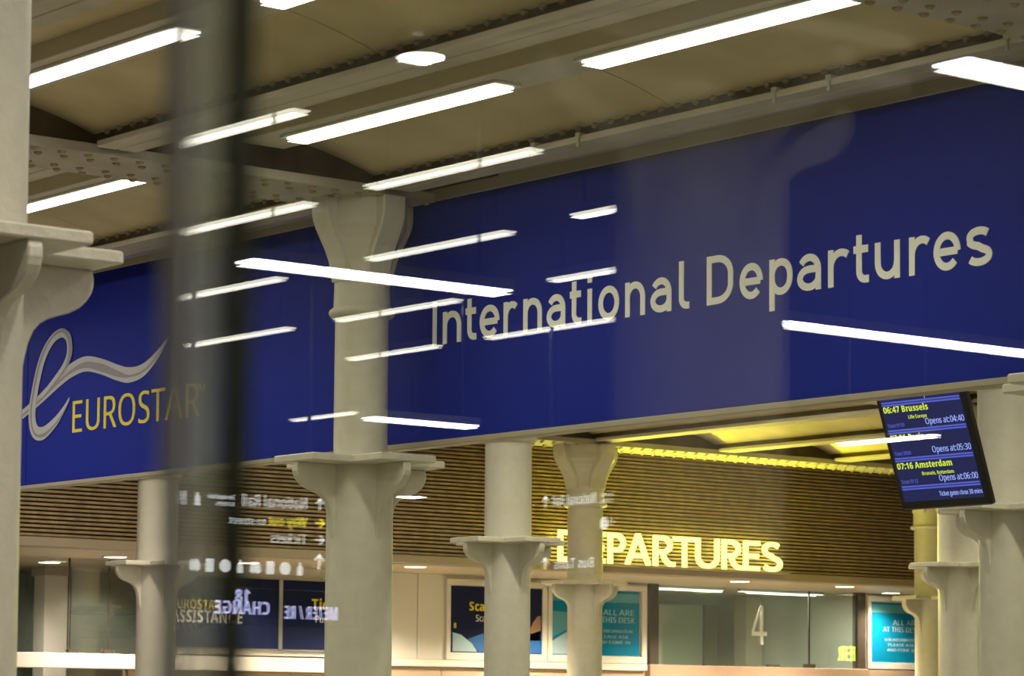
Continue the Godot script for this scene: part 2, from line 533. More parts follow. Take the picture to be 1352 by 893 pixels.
# ------------------------------------------------------------------ the shopfront behind
func shopfront() -> void:
	# slatted band over the shops
	var t := structure("trim_1", Vector3(0, 0, -14.15))
	slab("backing", Vector3(4.0, 2.99, -0.12), Vector3(24.9, 4.2, -0.07), M.dark, t)
	var sl := rounded(Vector3(2.892, 0.021, 0.05), 0.003)
	for b in range(-1, 6):
		for i in 31:
			part("slat", sl, M.slat, t, Vector3(8.557 + 2.89 * b + 1.445, 3.003 + 0.0353 * i, -0.03))
	var t2 := structure("trim_2", Vector3(0, 0, -14.15))
	slab("fascia", Vector3(4.0, 2.91, -0.05), Vector3(24.9, 2.985, 0.02), M.fascia, t2, 0.006)
	slab("soffit", Vector3(4.0, 2.905, -4.8), Vector3(24.9, 2.95, -0.05), M.soffit, t2)
	# the wall under it
	var w := structure("wall_shopfront", Vector3(0, 0, -15.5))
	slab("upper_panel", Vector3(10.25, 2.10, -0.12), Vector3(13.115, 2.905, 0), M.cream, w, 0.003)
	slab("upper_panel", Vector3(13.125, 2.10, -0.12), Vector3(16.0, 2.905, 0), M.cream, w, 0.003)
	slab("upper_panel", Vector3(19.08, 2.10, -0.12), Vector3(24.9, 2.905, 0), M.cream, w, 0.003)
	slab("rail", Vector3(4.0, 1.955, -0.1), Vector3(12.7, 2.085, 0.06), M.cream, w, 0.006)
	slab("rail", Vector3(12.75, 2.03, -0.1), Vector3(15.98, 2.098, 0.03), M.cream, w, 0.006)
	slab("rail", Vector3(16.0, 1.6, -0.1), Vector3(19.1, 2.095, 0.05), M.bronze, w, 0.006)
	slab("rail", Vector3(19.12, 1.6, -0.1), Vector3(24.9, 2.095, 0.03), M.panel, w, 0.006)
	for i in 7:
		slab("lower_panel", Vector3(9.98 + 0.86 * i + 0.006, 0.1, -0.12), Vector3(9.98 + 0.86 * (i + 1), 1.95 if i < 3 else 2.025, -0.02), M.panel, w, 0.004)
	slab("lower_panel", Vector3(16.0, 0.1, -0.12), Vector3(24.9, 1.6, -0.02), M.panel, w)
	slab("return_wall", Vector3(12.4, 0, -3.4), Vector3(12.5, 2.905, -0.12), M.backwall, w)
	slab("return_wall", Vector3(15.9, 0, -3.4), Vector3(15.98, 2.905, -0.12), M.hallwall, w)
	slab("return_wall", Vector3(19.1, 0, -3.4), Vector3(19.2, 2.905, -0.12), M.hallwall, w)
	slab("baseboard_shopfront", Vector3(9.98, 0, -15.55), Vector3(24.9, 0.1, -15.48), M.frame)
	# shop window on the left, glazed desk number 4 on the right
	var w1 := structure("window_1", Vector3(0, 0, -15.5))
	for p in [[6.6, 8.36], [8.38, 9.36], [9.39, 9.76], [9.775, 10.24]]:
		slab("pane", Vector3(p[0], 2.09, -0.015), Vector3(p[1], 2.90, -0.005), M.glass, w1)
	slab("frame_post", Vector3(9.364, 2.085, -0.016), Vector3(9.376, 2.905, 0.0), M.frame, w1)
	slab("frame_post", Vector3(8.362, 2.085, -0.016), Vector3(8.376, 2.905, 0.0), M.frame, w1)
	slab("joint", Vector3(9.764, 2.085, -0.014), Vector3(9.771, 2.905, -0.004), M.frame, w1)
	slab("clamp", Vector3(9.36, 2.085, -0.03), Vector3(9.46, 2.115, 0.02), M.frame, w1)
	slab("clamp", Vector3(9.71, 2.085, -0.03), Vector3(9.81, 2.125, 0.02), M.frame, w1)
	slab("lower_pane", Vector3(6.6, 0.1, -0.04), Vector3(9.97, 1.95, -0.03), M.glass, w1)
	var w2 := structure("window_2", Vector3(0, 0, -15.5))
	for p in [[16.15, 18.26], [18.28, 18.96]]:
		slab("pane", Vector3(p[0], 2.10, -0.015), Vector3(p[1], 2.90, -0.005), M.glass, w2)
	slab("joint", Vector3(18.262, 2.1, -0.016), Vector3(18.278, 2.9, 0.0), M.frame, w2)
	slab("clamp", Vector3(18.20, 2.095, -0.03), Vector3(18.34, 2.135, 0.02), M.frame, w2)
	slab("clamp", Vector3(17.66, 2.095, -0.03), Vector3(17.82, 2.12, 0.02), M.frame, w2)
	slab("frame_post", Vector3(16.02, 1.955, -0.06), Vector3(16.14, 2.905, 0.02), M.frame, w2, 0.004)
	slab("frame_post", Vector3(18.965, 2.09, -0.06), Vector3(19.09, 2.905, 0.02), M.frame, w2, 0.004)
	var num := words("4", 17.44, 2.325, 0.385, M.white, w2, 0.0, false, 0.21, 0, 0.004)
	num.name = "numeral"
	# inside the left shop
	var sh := thing("shelf_unit", "wall shelves behind the glass of the left shop, dark lower shelf", "shelves", Vector3(0, 0, -17.2))
	slab("back_panel", Vector3(10.22, 0, -0.3), Vector3(12.3, 2.9, -0.26), M.backwall, sh)
	slab("shelf", Vector3(10.24, 2.49, -0.26), Vector3(12.3, 2.51, 0.0), M.frame, sh)
	slab("shelf", Vector3(10.24, 2.27, -0.26), Vector3(12.3, 2.335, 0.02), M.frame, sh)
	slab("upright", Vector3(10.20, 0, -0.3), Vector3(10.24, 2.9, 0.02), M.frame, sh)
	var pot := part("bowl", lathe([Vector2(0, 0), Vector2(0.05, 0), Vector2(0.075, 0.04), Vector2(0.07, 0.075), Vector2(0.0, 0.085)], 20), M.black, self, Vector3(11.13, 2.337, -17.30))
	pot.set_meta("label", "small dark rounded object on the lower shelf in the left shop")
	pot.set_meta("category", "bowl")
	var pil := thing("pillar", "tan rectangular pillar behind the left shop window", "pillar", Vector3(0, 0, -16.9))
	slab("shaft", Vector3(9.93, 0, -0.2), Vector3(10.17, 2.82, 0.0), M.cream, pil, 0.004)
	slab("head", Vector3(9.91, 2.82, -0.22), Vector3(10.19, 2.9, 0.02), M.soffit, pil, 0.004)
	var dk := thing("glazed_partition", "dark green glazed partition at the far left of the shop", "partition", Vector3(0, 0, -17.6))
	slab("panel", Vector3(8.0, 0, -0.05), Vector3(10.15, 2.2, 0), M.gasket, dk)
	slab("panel", Vector3(8.0, 2.24, -0.05), Vector3(10.15, 2.86, 0), M.gasket, dk)
	slab("rail", Vector3(8.0, 2.2, -0.06), Vector3(10.15, 2.24, 0.02), M.frame, dk)
	# inside desk 4
	var pl := thing("pillar", "tan square pillar standing behind the numeral 4", "pillar", Vector3(0, 0, -17.0))
	slab("shaft", Vector3(18.78, 0, -0.2), Vector3(19.02, 2.9, 0), M.backwall, pl, 0.004)
	var gr := thing("partition", "pale green partition panel at the left inside the glazed desk", "partition", Vector3(0, 0, -17.3))
	slab("panel", Vector3(16.3, 0, -0.05), Vector3(18.4, 2.8, 0), paint(Color(0.22, 0.24, 0.17), 0.4), gr)
	slab("edge_panel", Vector3(18.42, 0, -0.06), Vector3(18.62, 2.8, 0.01), M.frame, gr)
	var ct := thing("counter", "long dark counter at the back of the glazed desk", "counter", Vector3(0, 0, -18.0))
	slab("top", Vector3(19.3, 2.28, -0.3), Vector3(22.5, 2.36, 0.1), M.frame, ct, 0.004)
	slab("front", Vector3(19.3, 0, -0.28), Vector3(22.5, 2.28, 0.06), M.backwall, ct)
	posters()
	# downlights in the soffit
	var spots := [[9.586, -16.23, "shop ceiling, farthest left", 2.0], [9.524, -15.01, "soffit beside the round pillar at left", 4.0], [10.865, -15.0, "soffit, behind the glass edge", 4.0], [12.302, -14.46, "soffit beside the thick central column", 16.5], [16.233, -14.40, "soffit under the last letters of the lit sign", 16.5], [17.743, -14.46, "soffit right of the lit sign", 12.8], [20.726, -17.78, "ceiling inside the glazed desk", 4.0], [19.181, -15.2, "soffit over the right turquoise poster", 3.0], [14.3, -14.5, "soffit hidden behind the columns at the turquoise poster", 16.5]]
	var ringm := lathe([Vector2(0.085, 0.0), Vector2(0.11, -0.008), Vector2(0.115, 0.0), Vector2(0.115, 0.004)], 32)
	var disc := CylinderMesh.new()
	disc.top_radius = 0.095
	disc.bottom_radius = 0.095
	disc.height = 0.006
	for s in spots:
		var d := thing("downlight", "round warm recessed downlight, %s" % s[2], "downlight", Vector3(s[0], 2.905, s[1]), "downlights of the shopfront")
		part("trim_ring", ringm, M.steel, d)
		part("lens", disc, M.downlight, d, Vector3(0, -0.004, 0))
		var l := SpotLight3D.new()
		l.name = "light"
		l.light_energy = s[3]
		l.light_color = Color(1.0, 0.93, 0.85)
		l.spot_angle = 70
		l.spot_range = 20
		l.spot_attenuation = 2
		l.light_size = 0.09
		l.shadow_enabled = true
		l.rotation.x = -PI / 2
		l.position.y = -0.02
		d.add_child(l, true)
	for q in [[16.119, 17.126, "left"], [17.376, 18.57, "right"]]:
		var ln := thing("linear_light", "thin cool linear light at the head of the glazed desk, %s one" % q[2], "light", Vector3((q[0] + q[1]) / 2, 2.905, -15.62))
		slab("housing", Vector3(-(q[1] - q[0]) / 2, -0.03, -0.03), Vector3((q[1] - q[0]) / 2, 0, 0.03), M.steel, ln)
		slab("diffuser", Vector3(-(q[1] - q[0]) / 2, -0.036, -0.024), Vector3((q[1] - q[0]) / 2, -0.03, 0.024), glow(Color(0.9, 1.0, 0.9), 1.3), ln)
		panel_light(ln, Vector3(0, -0.045, 0), Vector2(1.0, 0.05), 1.4, Color(0.95, 1, 0.90))

func posters() -> void:
	# navy board with two panels and aluminium edges
	var b := thing("poster_board", "navy ticket-office board in two panels with pale metal edges", "notice board", Vector3(0, 0, -15.49))
	slab("panel", Vector3(10.30, 2.16, 0), Vector3(11.52, 2.79, 0.02), M.navy, b)
	slab("panel", Vector3(11.56, 2.16, 0), Vector3(12.75, 2.79, 0.02), M.navy, b)
	slab("edge_strip", Vector3(11.52, 2.15, 0), Vector3(11.56, 2.80, 0.03), M.steel, b)
	slab("edge_strip", Vector3(10.28, 2.79, 0), Vector3(12.77, 2.805, 0.03), M.steel, b)
	slab("edge_strip", Vector3(10.28, 2.145, 0), Vector3(12.77, 2.16, 0.03), M.steel, b)
	words("EUROSTAR", 10.375, 2.50, 0.085, M.yellow, b, 0.022, true, 0.52)
	words("ASSISTANCE", 10.375, 2.38, 0.11, M.white, b, 0.022, true, 0.75)
	words("Tickets", 11.885, 2.525, 0.10, M.yellow, b, 0.022, true)
	words("Purchase", 11.93, 2.41, 0.06, M.white, b, 0.022)
	var s := thing("poster", "dark navy scanning poster with yellow heading in a cream frame", "poster", Vector3(0, 0, -15.49))
	frame(s, 13.47, 14.625, 2.14, 2.83)
	slab("sheet", Vector3(13.50, 2.17, 0), Vector3(14.64, 2.80, 0.012), M.navy, s)
	words("Scan your", 13.72, 2.565, 0.085, M.yellow, s, 0.014, true)
	words("Scan", 13.80, 2.47, 0.06, M.white, s, 0.014)
	prism_part("figure", PackedVector2Array([Vector2(13.52, 2.18), Vector2(13.52, 2.36), Vector2(13.62, 2.34), Vector2(13.75, 2.26), Vector2(13.82, 2.18)]), M.paleprint, s)
	prism_part("figure", PackedVector2Array([Vector2(13.70, 2.3), Vector2(13.9, 2.36), Vector2(14.3, 2.36), Vector2(14.3, 2.18), Vector2(13.84, 2.18)]), M.skyblue, s)
	prism_part("figure", PackedVector2Array([Vector2(14.45, 2.38), Vector2(14.5, 2.47), Vector2(14.56, 2.54), Vector2(14.6, 2.54), Vector2(14.6, 2.3), Vector2(14.45, 2.3)]), M.skin, s)
	prism_part("figure", PackedVector2Array([Vector2(14.45, 2.18), Vector2(14.44, 2.36), Vector2(14.6, 2.40), Vector2(14.625, 2.3), Vector2(14.625, 2.18)]), M.skyblue, s)
	words("8", 13.53, 2.40, 0.05, M.yellow, s, 0.014, true)
	for q in [[14.735, 15.875, "turquoise information poster to the right of the navy scanning poster", "ALL ARE", 15.40], [19.16, 20.3, "turquoise information poster at the far right behind the row of columns", "ALL ARE", 19.5]]:
		var p := thing("poster", q[2], "poster", Vector3(0, 0, -15.49))
		var x0: float = q[0]
		var x1: float = q[1]
		frame(p, x0 - 0.015, x1 + 0.04, 2.14, 2.84)
		slab("sheet", Vector3(x0, 2.17, 0), Vector3(x1, 2.815, 0.012), M.cyan, p)
		slab("band", Vector3(x0, 2.70, 0.012), Vector3(x1, 2.79, 0.0125), M.cyanpale, p)
		if x0 < 15.0:
			prism_part("figure", PackedVector2Array([Vector2(x0, 2.18), Vector2(x0, 2.30), Vector2(x0 + 0.2, 2.40), Vector2(x0 + 0.42, 2.42), Vector2(x0 + 0.42, 2.18)]), M.paleprint, p)
			prism_part("figure", PackedVector2Array([Vector2(x0, 2.34), Vector2(x0, 2.6), Vector2(x0 + 0.4, 2.58), Vector2(x0 + 0.4, 2.50)]), M.cyanpale, p)
		var tx: float = q[4]
		words(q[3], tx + 0.2, 2.575, 0.052, M.paleprint, p, 0.014, false, 0.4, 2)
		words("AT THIS DESK", tx + 0.13, 2.50, 0.052, M.paleprint, p, 0.014, false, 0.56, 2)
		words("FOR INFORMATION", tx + 0.13, 2.40, 0.03, M.paleprint, p, 0.014, false, 0.5, 2)
		words("PLEASE ASK", tx + 0.13, 2.345, 0.03, M.paleprint, p, 0.014, false, 0.4, 2)
		words("AND COME IN", tx + 0.13, 2.29, 0.03, M.paleprint, p, 0.014, false, 0.44, 2)

func frame(p: Node, x0: float, x1: float, y0: float, y1: float) -> void:
	slab("frame_rail", Vector3(x0 - 0.03, y1 - 0.02, 0), Vector3(x1 + 0.03, y1 + 0.04, 0.025), M.cream, p, 0.003)
	slab("frame_rail", Vector3(x0 - 0.03, y0 - 0.04, 0), Vector3(x1 + 0.03, y0 + 0.03, 0.025), M.cream, p, 0.003)
	slab("frame_stile", Vector3(x0 - 0.03, y0 + 0.03, 0), Vector3(x0 + 0.02, y1 - 0.02, 0.025), M.cream, p, 0.003)
	slab("frame_stile", Vector3(x1 - 0.01, y0 + 0.03, 0), Vector3(x1 + 0.05, y1 - 0.02, 0.025), M.cream, p, 0.003)

func prism_part(called: String, o: PackedVector2Array, mat: Material, parent: Node) -> void:
	part(called, prism(o, 0.001), mat, parent, Vector3(0, 0, 0.0128))

# ------------------------------------------------------------------ columns
func columns() -> void:
	var places := [
		[0, 0, "cream cast-iron column at the left edge, nearest of all and cut by the picture"],
		[1, -1, "cream cast-iron column with flared capital standing in front of the blue banner"],
		[2, -2, "cream cast-iron column whose head is hidden by the banner, left of the one at the lit letters"],
		[3, -3, "cream cast-iron column standing in front of the first lit yellow letters"],
		[2, -3, "cream cast-iron column below the left end of the banner, near the shop window"],
		[1, 0, "cream cast-iron column at the right edge, only a corner of its plate in front of the banner"],
		[2, -1, "cream cast-iron column at right directly behind the tilted departure screen"],
		[3, -2, "second cream cast-iron column of the right-hand row, behind the one by the screen"],
		[4, -3, "farthest cream cast-iron column of the right-hand row, its left side lit yellow"],
		[0, 2, "cream cast-iron column behind the camera, mirrored as a pale ghost in the glass"]]
	var r := 0.1567
	var shaft := lathe([Vector2(0.22, 0), Vector2(0.22, 0.12), Vector2(0.19, 0.16), Vector2(r + 0.012, 0.3), Vector2(r + 0.004, 0.32), Vector2(r, 1.6), Vector2(r - 0.002, 2.742)], 48)
	var upper := lathe([Vector2(0.126, 2.777), Vector2(0.125, 3.44)], 48)
	var ringm := lathe([Vector2(0.12, 3.435), Vector2(0.143, 3.438), Vector2(0.153, 3.448), Vector2(0.156, 3.458), Vector2(0.153, 3.468), Vector2(0.143, 3.477), Vector2(0.13, 3.48)], 48)
	var bowl := lathe([Vector2(0.134, 3.478), Vector2(0.131, 3.58), Vector2(0.133, 3.66), Vector2(0.142, 3.72), Vector2(0.158, 3.76), Vector2(0.163, 3.765), Vector2(0.170, 3.785), Vector2(0.172, 3.80), Vector2(0.181, 3.805), Vector2(0.188, 3.825), Vector2(0.19, 3.84), Vector2(0.201, 3.845), Vector2(0.207, 3.87), Vector2(0.207, 3.985)], 48)
	var w := 0.1558
	var L := 0.377
	var cross := PackedVector2Array([Vector2(-w, -L), Vector2(w, -L), Vector2(w, -w), Vector2(L, -w), Vector2(L, w), Vector2(w, w), Vector2(w, L), Vector2(-w, L), Vector2(-w, w), Vector2(-L, w), Vector2(-L, -w), Vector2(-w, -w)])
	var platem := bevelled(cross, 0.035, 0.005)
	var br := PackedVector2Array()
	for p in [[0.10, 0], [0.366, 0], [0.372, -0.02], [0.372, -0.042], [0.366, -0.062], [0.352, -0.083], [0.332, -0.102], [0.30, -0.119], [0.265, -0.130], [0.238, -0.140], [0.215, -0.154], [0.197, -0.174], [0.183, -0.205], [0.173, -0.245], [0.164, -0.295], [0.156, -0.345], [0.10, -0.345]]:
		br.append(Vector2(p[0], p[1]))
	var bracketm := bevelled(br, 0.042, 0.004)
	var fn := PackedVector2Array()
	for p in [[0.08, 3.60], [0.135, 3.60], [0.142, 3.65], [0.156, 3.70], [0.178, 3.75], [0.207, 3.80], [0.232, 3.845], [0.246, 3.88], [0.252, 3.91], [0.252, 3.985], [0.08, 3.985]]:
		fn.append(Vector2(p[0], p[1]))
	var finm := bevelled(fn, 0.13, 0.008)
	var proto: Node3D = null
	for p in places:
		var at := Vector3(p[0] * CELL, 0, p[1] * CELL)
		var c: Node3D
		if proto == null:
			c = thing("cast_iron_column", p[2], "column", at, "cast-iron columns")
			proto = c
			part("shaft", shaft, M.iron, c)
			var pt := part("capital_plate", platem, M.iron, c, Vector3(0, 2.7595, 0))
			pt.rotation.x = -PI / 2
			for k in 4:
				var b := part("bracket", bracketm, M.iron, c, Vector3(0, 2.742, 0))
				b.rotation.y = k * PI / 2
			part("upper_shaft", upper, M.iron, c)
			part("ring", ringm, M.iron, c)
			var cp := part("capital", bowl, M.iron, c)
			for k in 4:
				var f := part("capital_fin", finm, M.iron, cp)
				f.rotation.y = k * PI / 2
		else:
			c = proto.duplicate()
			c.name = numbered("cast_iron_column")
			add_child(c)
			c.position = at
			c.set_meta("label", p[2])
		if c == proto:
			for q in c.find_children("*", "MeshInstance3D", true, false):
				q.material_override = M.ironrough
		else:
			for q in c.find_children("*", "MeshInstance3D", true, false):
				q.material_override = M.iron
		var wide := 1.0 if p[0] == 1 and p[1] == -1 else 1.27      # the column at the banner is slimmer above its plate
		for q in ["upper_shaft", "ring", "capital"]:
			c.get_node(q).scale = Vector3(wide, 1, wide)

func bevelled(o: PackedVector2Array, depth: float, b: float) -> Mesh:     # a prism with chamfered rims
	var st := SurfaceTool.new()
	st.begin(Mesh.PRIMITIVE_TRIANGLES)
	st.set_smooth_group(-1)
	if Geometry2D.is_polygon_clockwise(o):
		o = o.duplicate()
		o.reverse()
	var inner := PackedVector2Array()
	var n := o.size()
	for i in n:
		var d0 := (o[i] - o[(i + n - 1) % n]).normalized()
		var d1 := (o[(i + 1) % n] - o[i]).normalized()
		var m := (Vector2(-d0.y, d0.x) + Vector2(-d1.y, d1.x))
		inner.append(o[i] + m / maxf(m.length_squared() / 2.0, 0.3) * b)
	var idx := Geometry2D.triangulate_polygon(inner)
	var h := depth / 2
	var V := func(p: Vector2, z: float): return Vector3(p.x, p.y, z)
	for t in idx.size() / 3:
		var a := inner[idx[t * 3]]
		var bb := inner[idx[t * 3 + 1]]
		var c := inner[idx[t * 3 + 2]]
		var ccw := (bb - a).cross(c - a) > 0
		tri(st, V.call(a, h), V.call(bb, h), V.call(c, h), not ccw)
		tri(st, V.call(a, -h), V.call(bb, -h), V.call(c, -h), ccw)
	for i in n:
		var j := (i + 1) % n
		quad(st, V.call(o[i], -h + b), V.call(o[j], -h + b), V.call(o[j], h - b), V.call(o[i], h - b))
		quad(st, V.call(o[i], h - b), V.call(o[j], h - b), V.call(inner[j], h), V.call(inner[i], h))
		quad(st, V.call(inner[i], -h), V.call(inner[j], -h), V.call(o[j], -h + b), V.call(o[i], -h + b))
	st.generate_normals()
	return st.commit()

# ------------------------------------------------------------------ banners
func banners() -> void:
	# faces -x; on the node, local x runs to +z and local z comes towards the viewer
	var b := thing("hanging_banner", "long blue banner with white International Departures lettering", "banner", Vector3(4.72, 0, 0))
	b.rotation.y = -PI / 2
	slab("panel", Vector3(-4.72, 2.862, -0.06), Vector3(2.4, 3.988, 0), M.blue, b, 0.002)
	slab("bottom_rail", Vector3(-4.73, 2.835, -0.07), Vector3(2.4, 2.862, 0.012), M.bannerrail, b, 0.003)
	slab("top_rail", Vector3(-4.73, 3.988, -0.07), Vector3(2.4, 4.045, 0.005), M.bannerrail, b, 0.003)
	for q in [["I", -4.248, -4.219], ["n", -4.170, -4.032], ["t", -3.998, -3.919], ["e", -3.892, -3.749], ["r", -3.718, -3.620], ["n", -3.576, -3.444], ["a", -3.410, -3.282], ["t", -3.250, -3.172], ["i", -3.132, -3.098], ["o", -3.057, -2.919], ["n", -2.879, -2.750], ["a", -2.714, -2.582], ["l", -2.534, -2.470], ["D", -2.361, -2.201], ["e", -2.161, -2.024], ["p", -1.985, -1.851], ["a", -1.823, -1.689], ["r", -1.649, -1.531], ["t", -1.507, -1.424], ["u", -1.390, -1.257], ["r", -1.208, -1.098], ["e", -1.079, -0.941], ["s", -0.913, -0.781]]:
		var x0: float = q[1]
		letter(q[0], x0, q[2], 3.308 - 0.004 * (x0 + 4.25), 0.205, 0.15, 0.030, 0.003, M.white, b, 0.0)
	var e := thing("hanging_banner", "blue banner at left with silver ribbon emblem and yellow capitals", "banner", Vector3(4.80, 0, 0))
	e.rotation.y = -PI / 2
	slab("panel", Vector3(-8.18, 2.875, -0.06), Vector3(-4.76, 4.02, 0), M.blue, e, 0.002)
	slab("panel", Vector3(-11.9, 2.875, -0.06), Vector3(-8.186, 4.02, 0), M.blue, e, 0.002)
	slab("bottom_rail", Vector3(-11.9, 2.852, -0.07), Vector3(-4.76, 2.875, 0.012), M.bannerrail, e, 0.003)
	slab("top_rail", Vector3(-11.9, 4.02, -0.07), Vector3(-4.76, 4.06, 0.005), M.bannerrail, e, 0.003)
	words("EUROSTAR", -7.668, 3.143, 0.168, M.yellow, e, 0.001, false, 1.30)
	words("TM", -6.42, 3.27, 0.04, M.yellow, e, 0.001, false, 0.1)
	# the emblem: a ribbon printed in light and mid grey
	var logo := Node3D.new()
	logo.name = "emblem"
	e.add_child(logo)
	var wave := curve([Vector2(-8.24, 3.285), Vector2(-8.04, 3.358), Vector2(-7.824, 3.45), Vector2(-7.676, 3.500), Vector2(-7.528, 3.519), Vector2(-7.359, 3.488), Vector2(-7.193, 3.441), Vector2(-7.071, 3.418), Vector2(-6.931, 3.432), Vector2(-6.795, 3.497), Vector2(-6.67, 3.59)])
	var loop := curve([Vector2(-7.70, 3.345), Vector2(-7.76, 3.285), Vector2(-7.86, 3.215), Vector2(-7.99, 3.163), Vector2(-8.085, 3.185), Vector2(-8.118, 3.29), Vector2(-8.075, 3.46), Vector2(-8.006, 3.6), Vector2(-7.905, 3.69), Vector2(-7.80, 3.718), Vector2(-7.727, 3.68), Vector2(-7.712, 3.596), Vector2(-7.763, 3.523), Vector2(-7.868, 3.455), Vector2(-8.008, 3.375)])
	stripe(logo, "ribbon", wave, [0.05, 0.055, 0.07, 0.08, 0.085, 0.085, 0.085, 0.085, 0.07, 0.045, 0.004], 0.0, M.chrome_light, 0.001)
	stripe(logo, "ribbon_shade", wave, [0.01, 0.012, 0.014, 0.02, 0.035, 0.045, 0.035, 0.012, 0.01, 0.006, 0.001], -0.006, M.chrome_mid, 0.002)
	stripe(logo, "ribbon", loop, [0.004, 0.03, 0.055, 0.075, 0.08, 0.075, 0.07, 0.065, 0.055, 0.05, 0.05, 0.055, 0.05, 0.04, 0.03], 0.0, M.chrome_light, 0.003)
	stripe(logo, "ribbon_shade", loop, [0.001, 0.006, 0.012, 0.02, 0.012, 0.012, 0.018, 0.02, 0.012, 0.018, 0.04, 0.04, 0.012, 0.008, 0.006], 0.012, M.chrome_mid, 0.004)

func curve(p: Array) -> Array:
	var c := Curve2D.new()
	for i in p.size():
		var d: Vector2 = (p[mini(i + 1, p.size() - 1)] - p[maxi(i - 1, 0)]) / 6.0
		c.add_point(p[i], -d, d)
	c.bake_interval = 0.012
	return [c, p.size()]

func stripe(parent: Node, called: String, cu: Array, widths: Array, off: float, mat: Material, z: float) -> void:
	var c: Curve2D = cu[0]
	var pts := []
	var ws := []
	var n: int = cu[1]
	for i in (n - 1) * 8 + 1:
		var t := i / 8.0
		var k := mini(int(t), n - 2)
		var p := c.sample(k, t - k)
		pts.append(p)
		ws.append(lerpf(widths[k], widths[k + 1], t - k))
	var moved := []
	for i in pts.size():
		var d: Vector2 = (pts[mini(i + 1, pts.size() - 1)] - pts[maxi(i - 1, 0)]).normalized()
		moved.append(pts[i] + Vector2(-d.y, d.x) * off)
	var st := SurfaceTool.new()
	st.begin(Mesh.PRIMITIVE_TRIANGLES)
	st.set_smooth_group(-1)
	ribbon(st, moved, ws, 0.0015)
	st.generate_normals()
	part(called, st.commit(), mat, parent, Vector3(0, 0, z))

# ------------------------------------------------------------------ strip lights under the vaults
func strip_lights() -> void:
	var c := get_node("ceiling")
	var proto: Node3D = null
	for k in range(-1, 12):
		for b in range(-1, 3 if k < 9 else 2):
			var x := (k + 0.5) * BAY
			slab("trunking", Vector3(x - 0.13, 4.125, -CELL * (b + 1) + 0.24), Vector3(x + 0.13, 4.20, -CELL * b - 0.24), M.trunk, c, 0.004)
			for h in 2:
				if k > 3 and (h + k) % 2 == 1:      # beyond the banner every other lamp is lit, at twice the power
					continue
				var twice := 2.0 if k > 3 else 1.0
				var at := Vector3(x, 4.125, -CELL * b - 1.21 - 2.005 * h)
				var what := "white strip light, %s ceiling row from the left, %s bay, %s of its pair" % [ROWS[k + 1], ["nearest", "second", "third", "farthest"][b + 1], ["nearer", "farther"][h]]
				var l: Node3D
				if proto == null:
					l = thing("strip_light", what, "strip light", at, "ceiling strip lights of the undercroft")
					proto = l
					slab("housing", Vector3(-0.07, -0.014, -0.76), Vector3(0.07, 0.0, 0.76), M.reflector, l, 0.003)
					slab("diffuser", Vector3(-0.05, -0.020, -0.73), Vector3(0.05, -0.014, 0.73), M.lamp, l)
					panel_light(l, Vector3(0, -0.03, 0), Vector2(0.1, 1.46), LAMP_POWER, Color(1.0, 0.965, 0.89))
					var down := SpotLight3D.new()        # the louvre sends most of the light steeply down
					down.name = "louvre_light"
					down.light_energy = LOUVRE_POWER
					down.light_color = Color(1.0, 0.965, 0.89)
					down.light_size = 0.05
					down.spot_angle = 66
					down.spot_angle_attenuation = 0.9
					down.spot_range = 40
					down.spot_attenuation = 2
					down.shadow_enabled = true
					down.rotation.x = -PI / 2
					down.position.y = -0.03
					l.add_child(down, true)
				else:
					l = proto.duplicate()
					l.name = numbered("strip_light")
					add_child(l)
					l.position = at
					l.set_meta("label", what)
				l.get_node("light").light_energy = LAMP_POWER * twice * [0.9, 0.9, 1.2, 1.7][b + 1]
				l.get_node("louvre_light").light_energy = LOUVRE_POWER * twice * [1.0, 1.0, 1.1, 1.5][b + 1]
	# clips that hang from the beam over the banner
	var n := 0
	for z in [-0.39, -1.29, -1.59, -2.78, -3.08, -5.6, -5.9, -7.5]:
		var cl := thing("hanger_clip", "small cream hanger clip with a bolt above the banner, %s from the right" % ROWS[n], "clip", Vector3(4.365, 4.0, z), "hanger clips above the banner")
		n += 1
		slab("strap", Vector3(-0.008, 0.03, -0.015), Vector3(0.03, 0.05, 0.015), M.beam, cl, 0.003)
		part("bolt", lathe([Vector2(0, -0.028), Vector2(0.008, -0.024), Vector2(0.009, -0.012), Vector2(0.006, -0.006), Vector2(0.006, 0.022)], 12), M.beam, cl, Vector3(0.0, 0.012, 0))

const ROWS := ["first", "second", "third", "fourth", "fifth", "sixth", "seventh", "eighth", "ninth", "tenth", "eleventh", "twelfth", "thirteenth"]

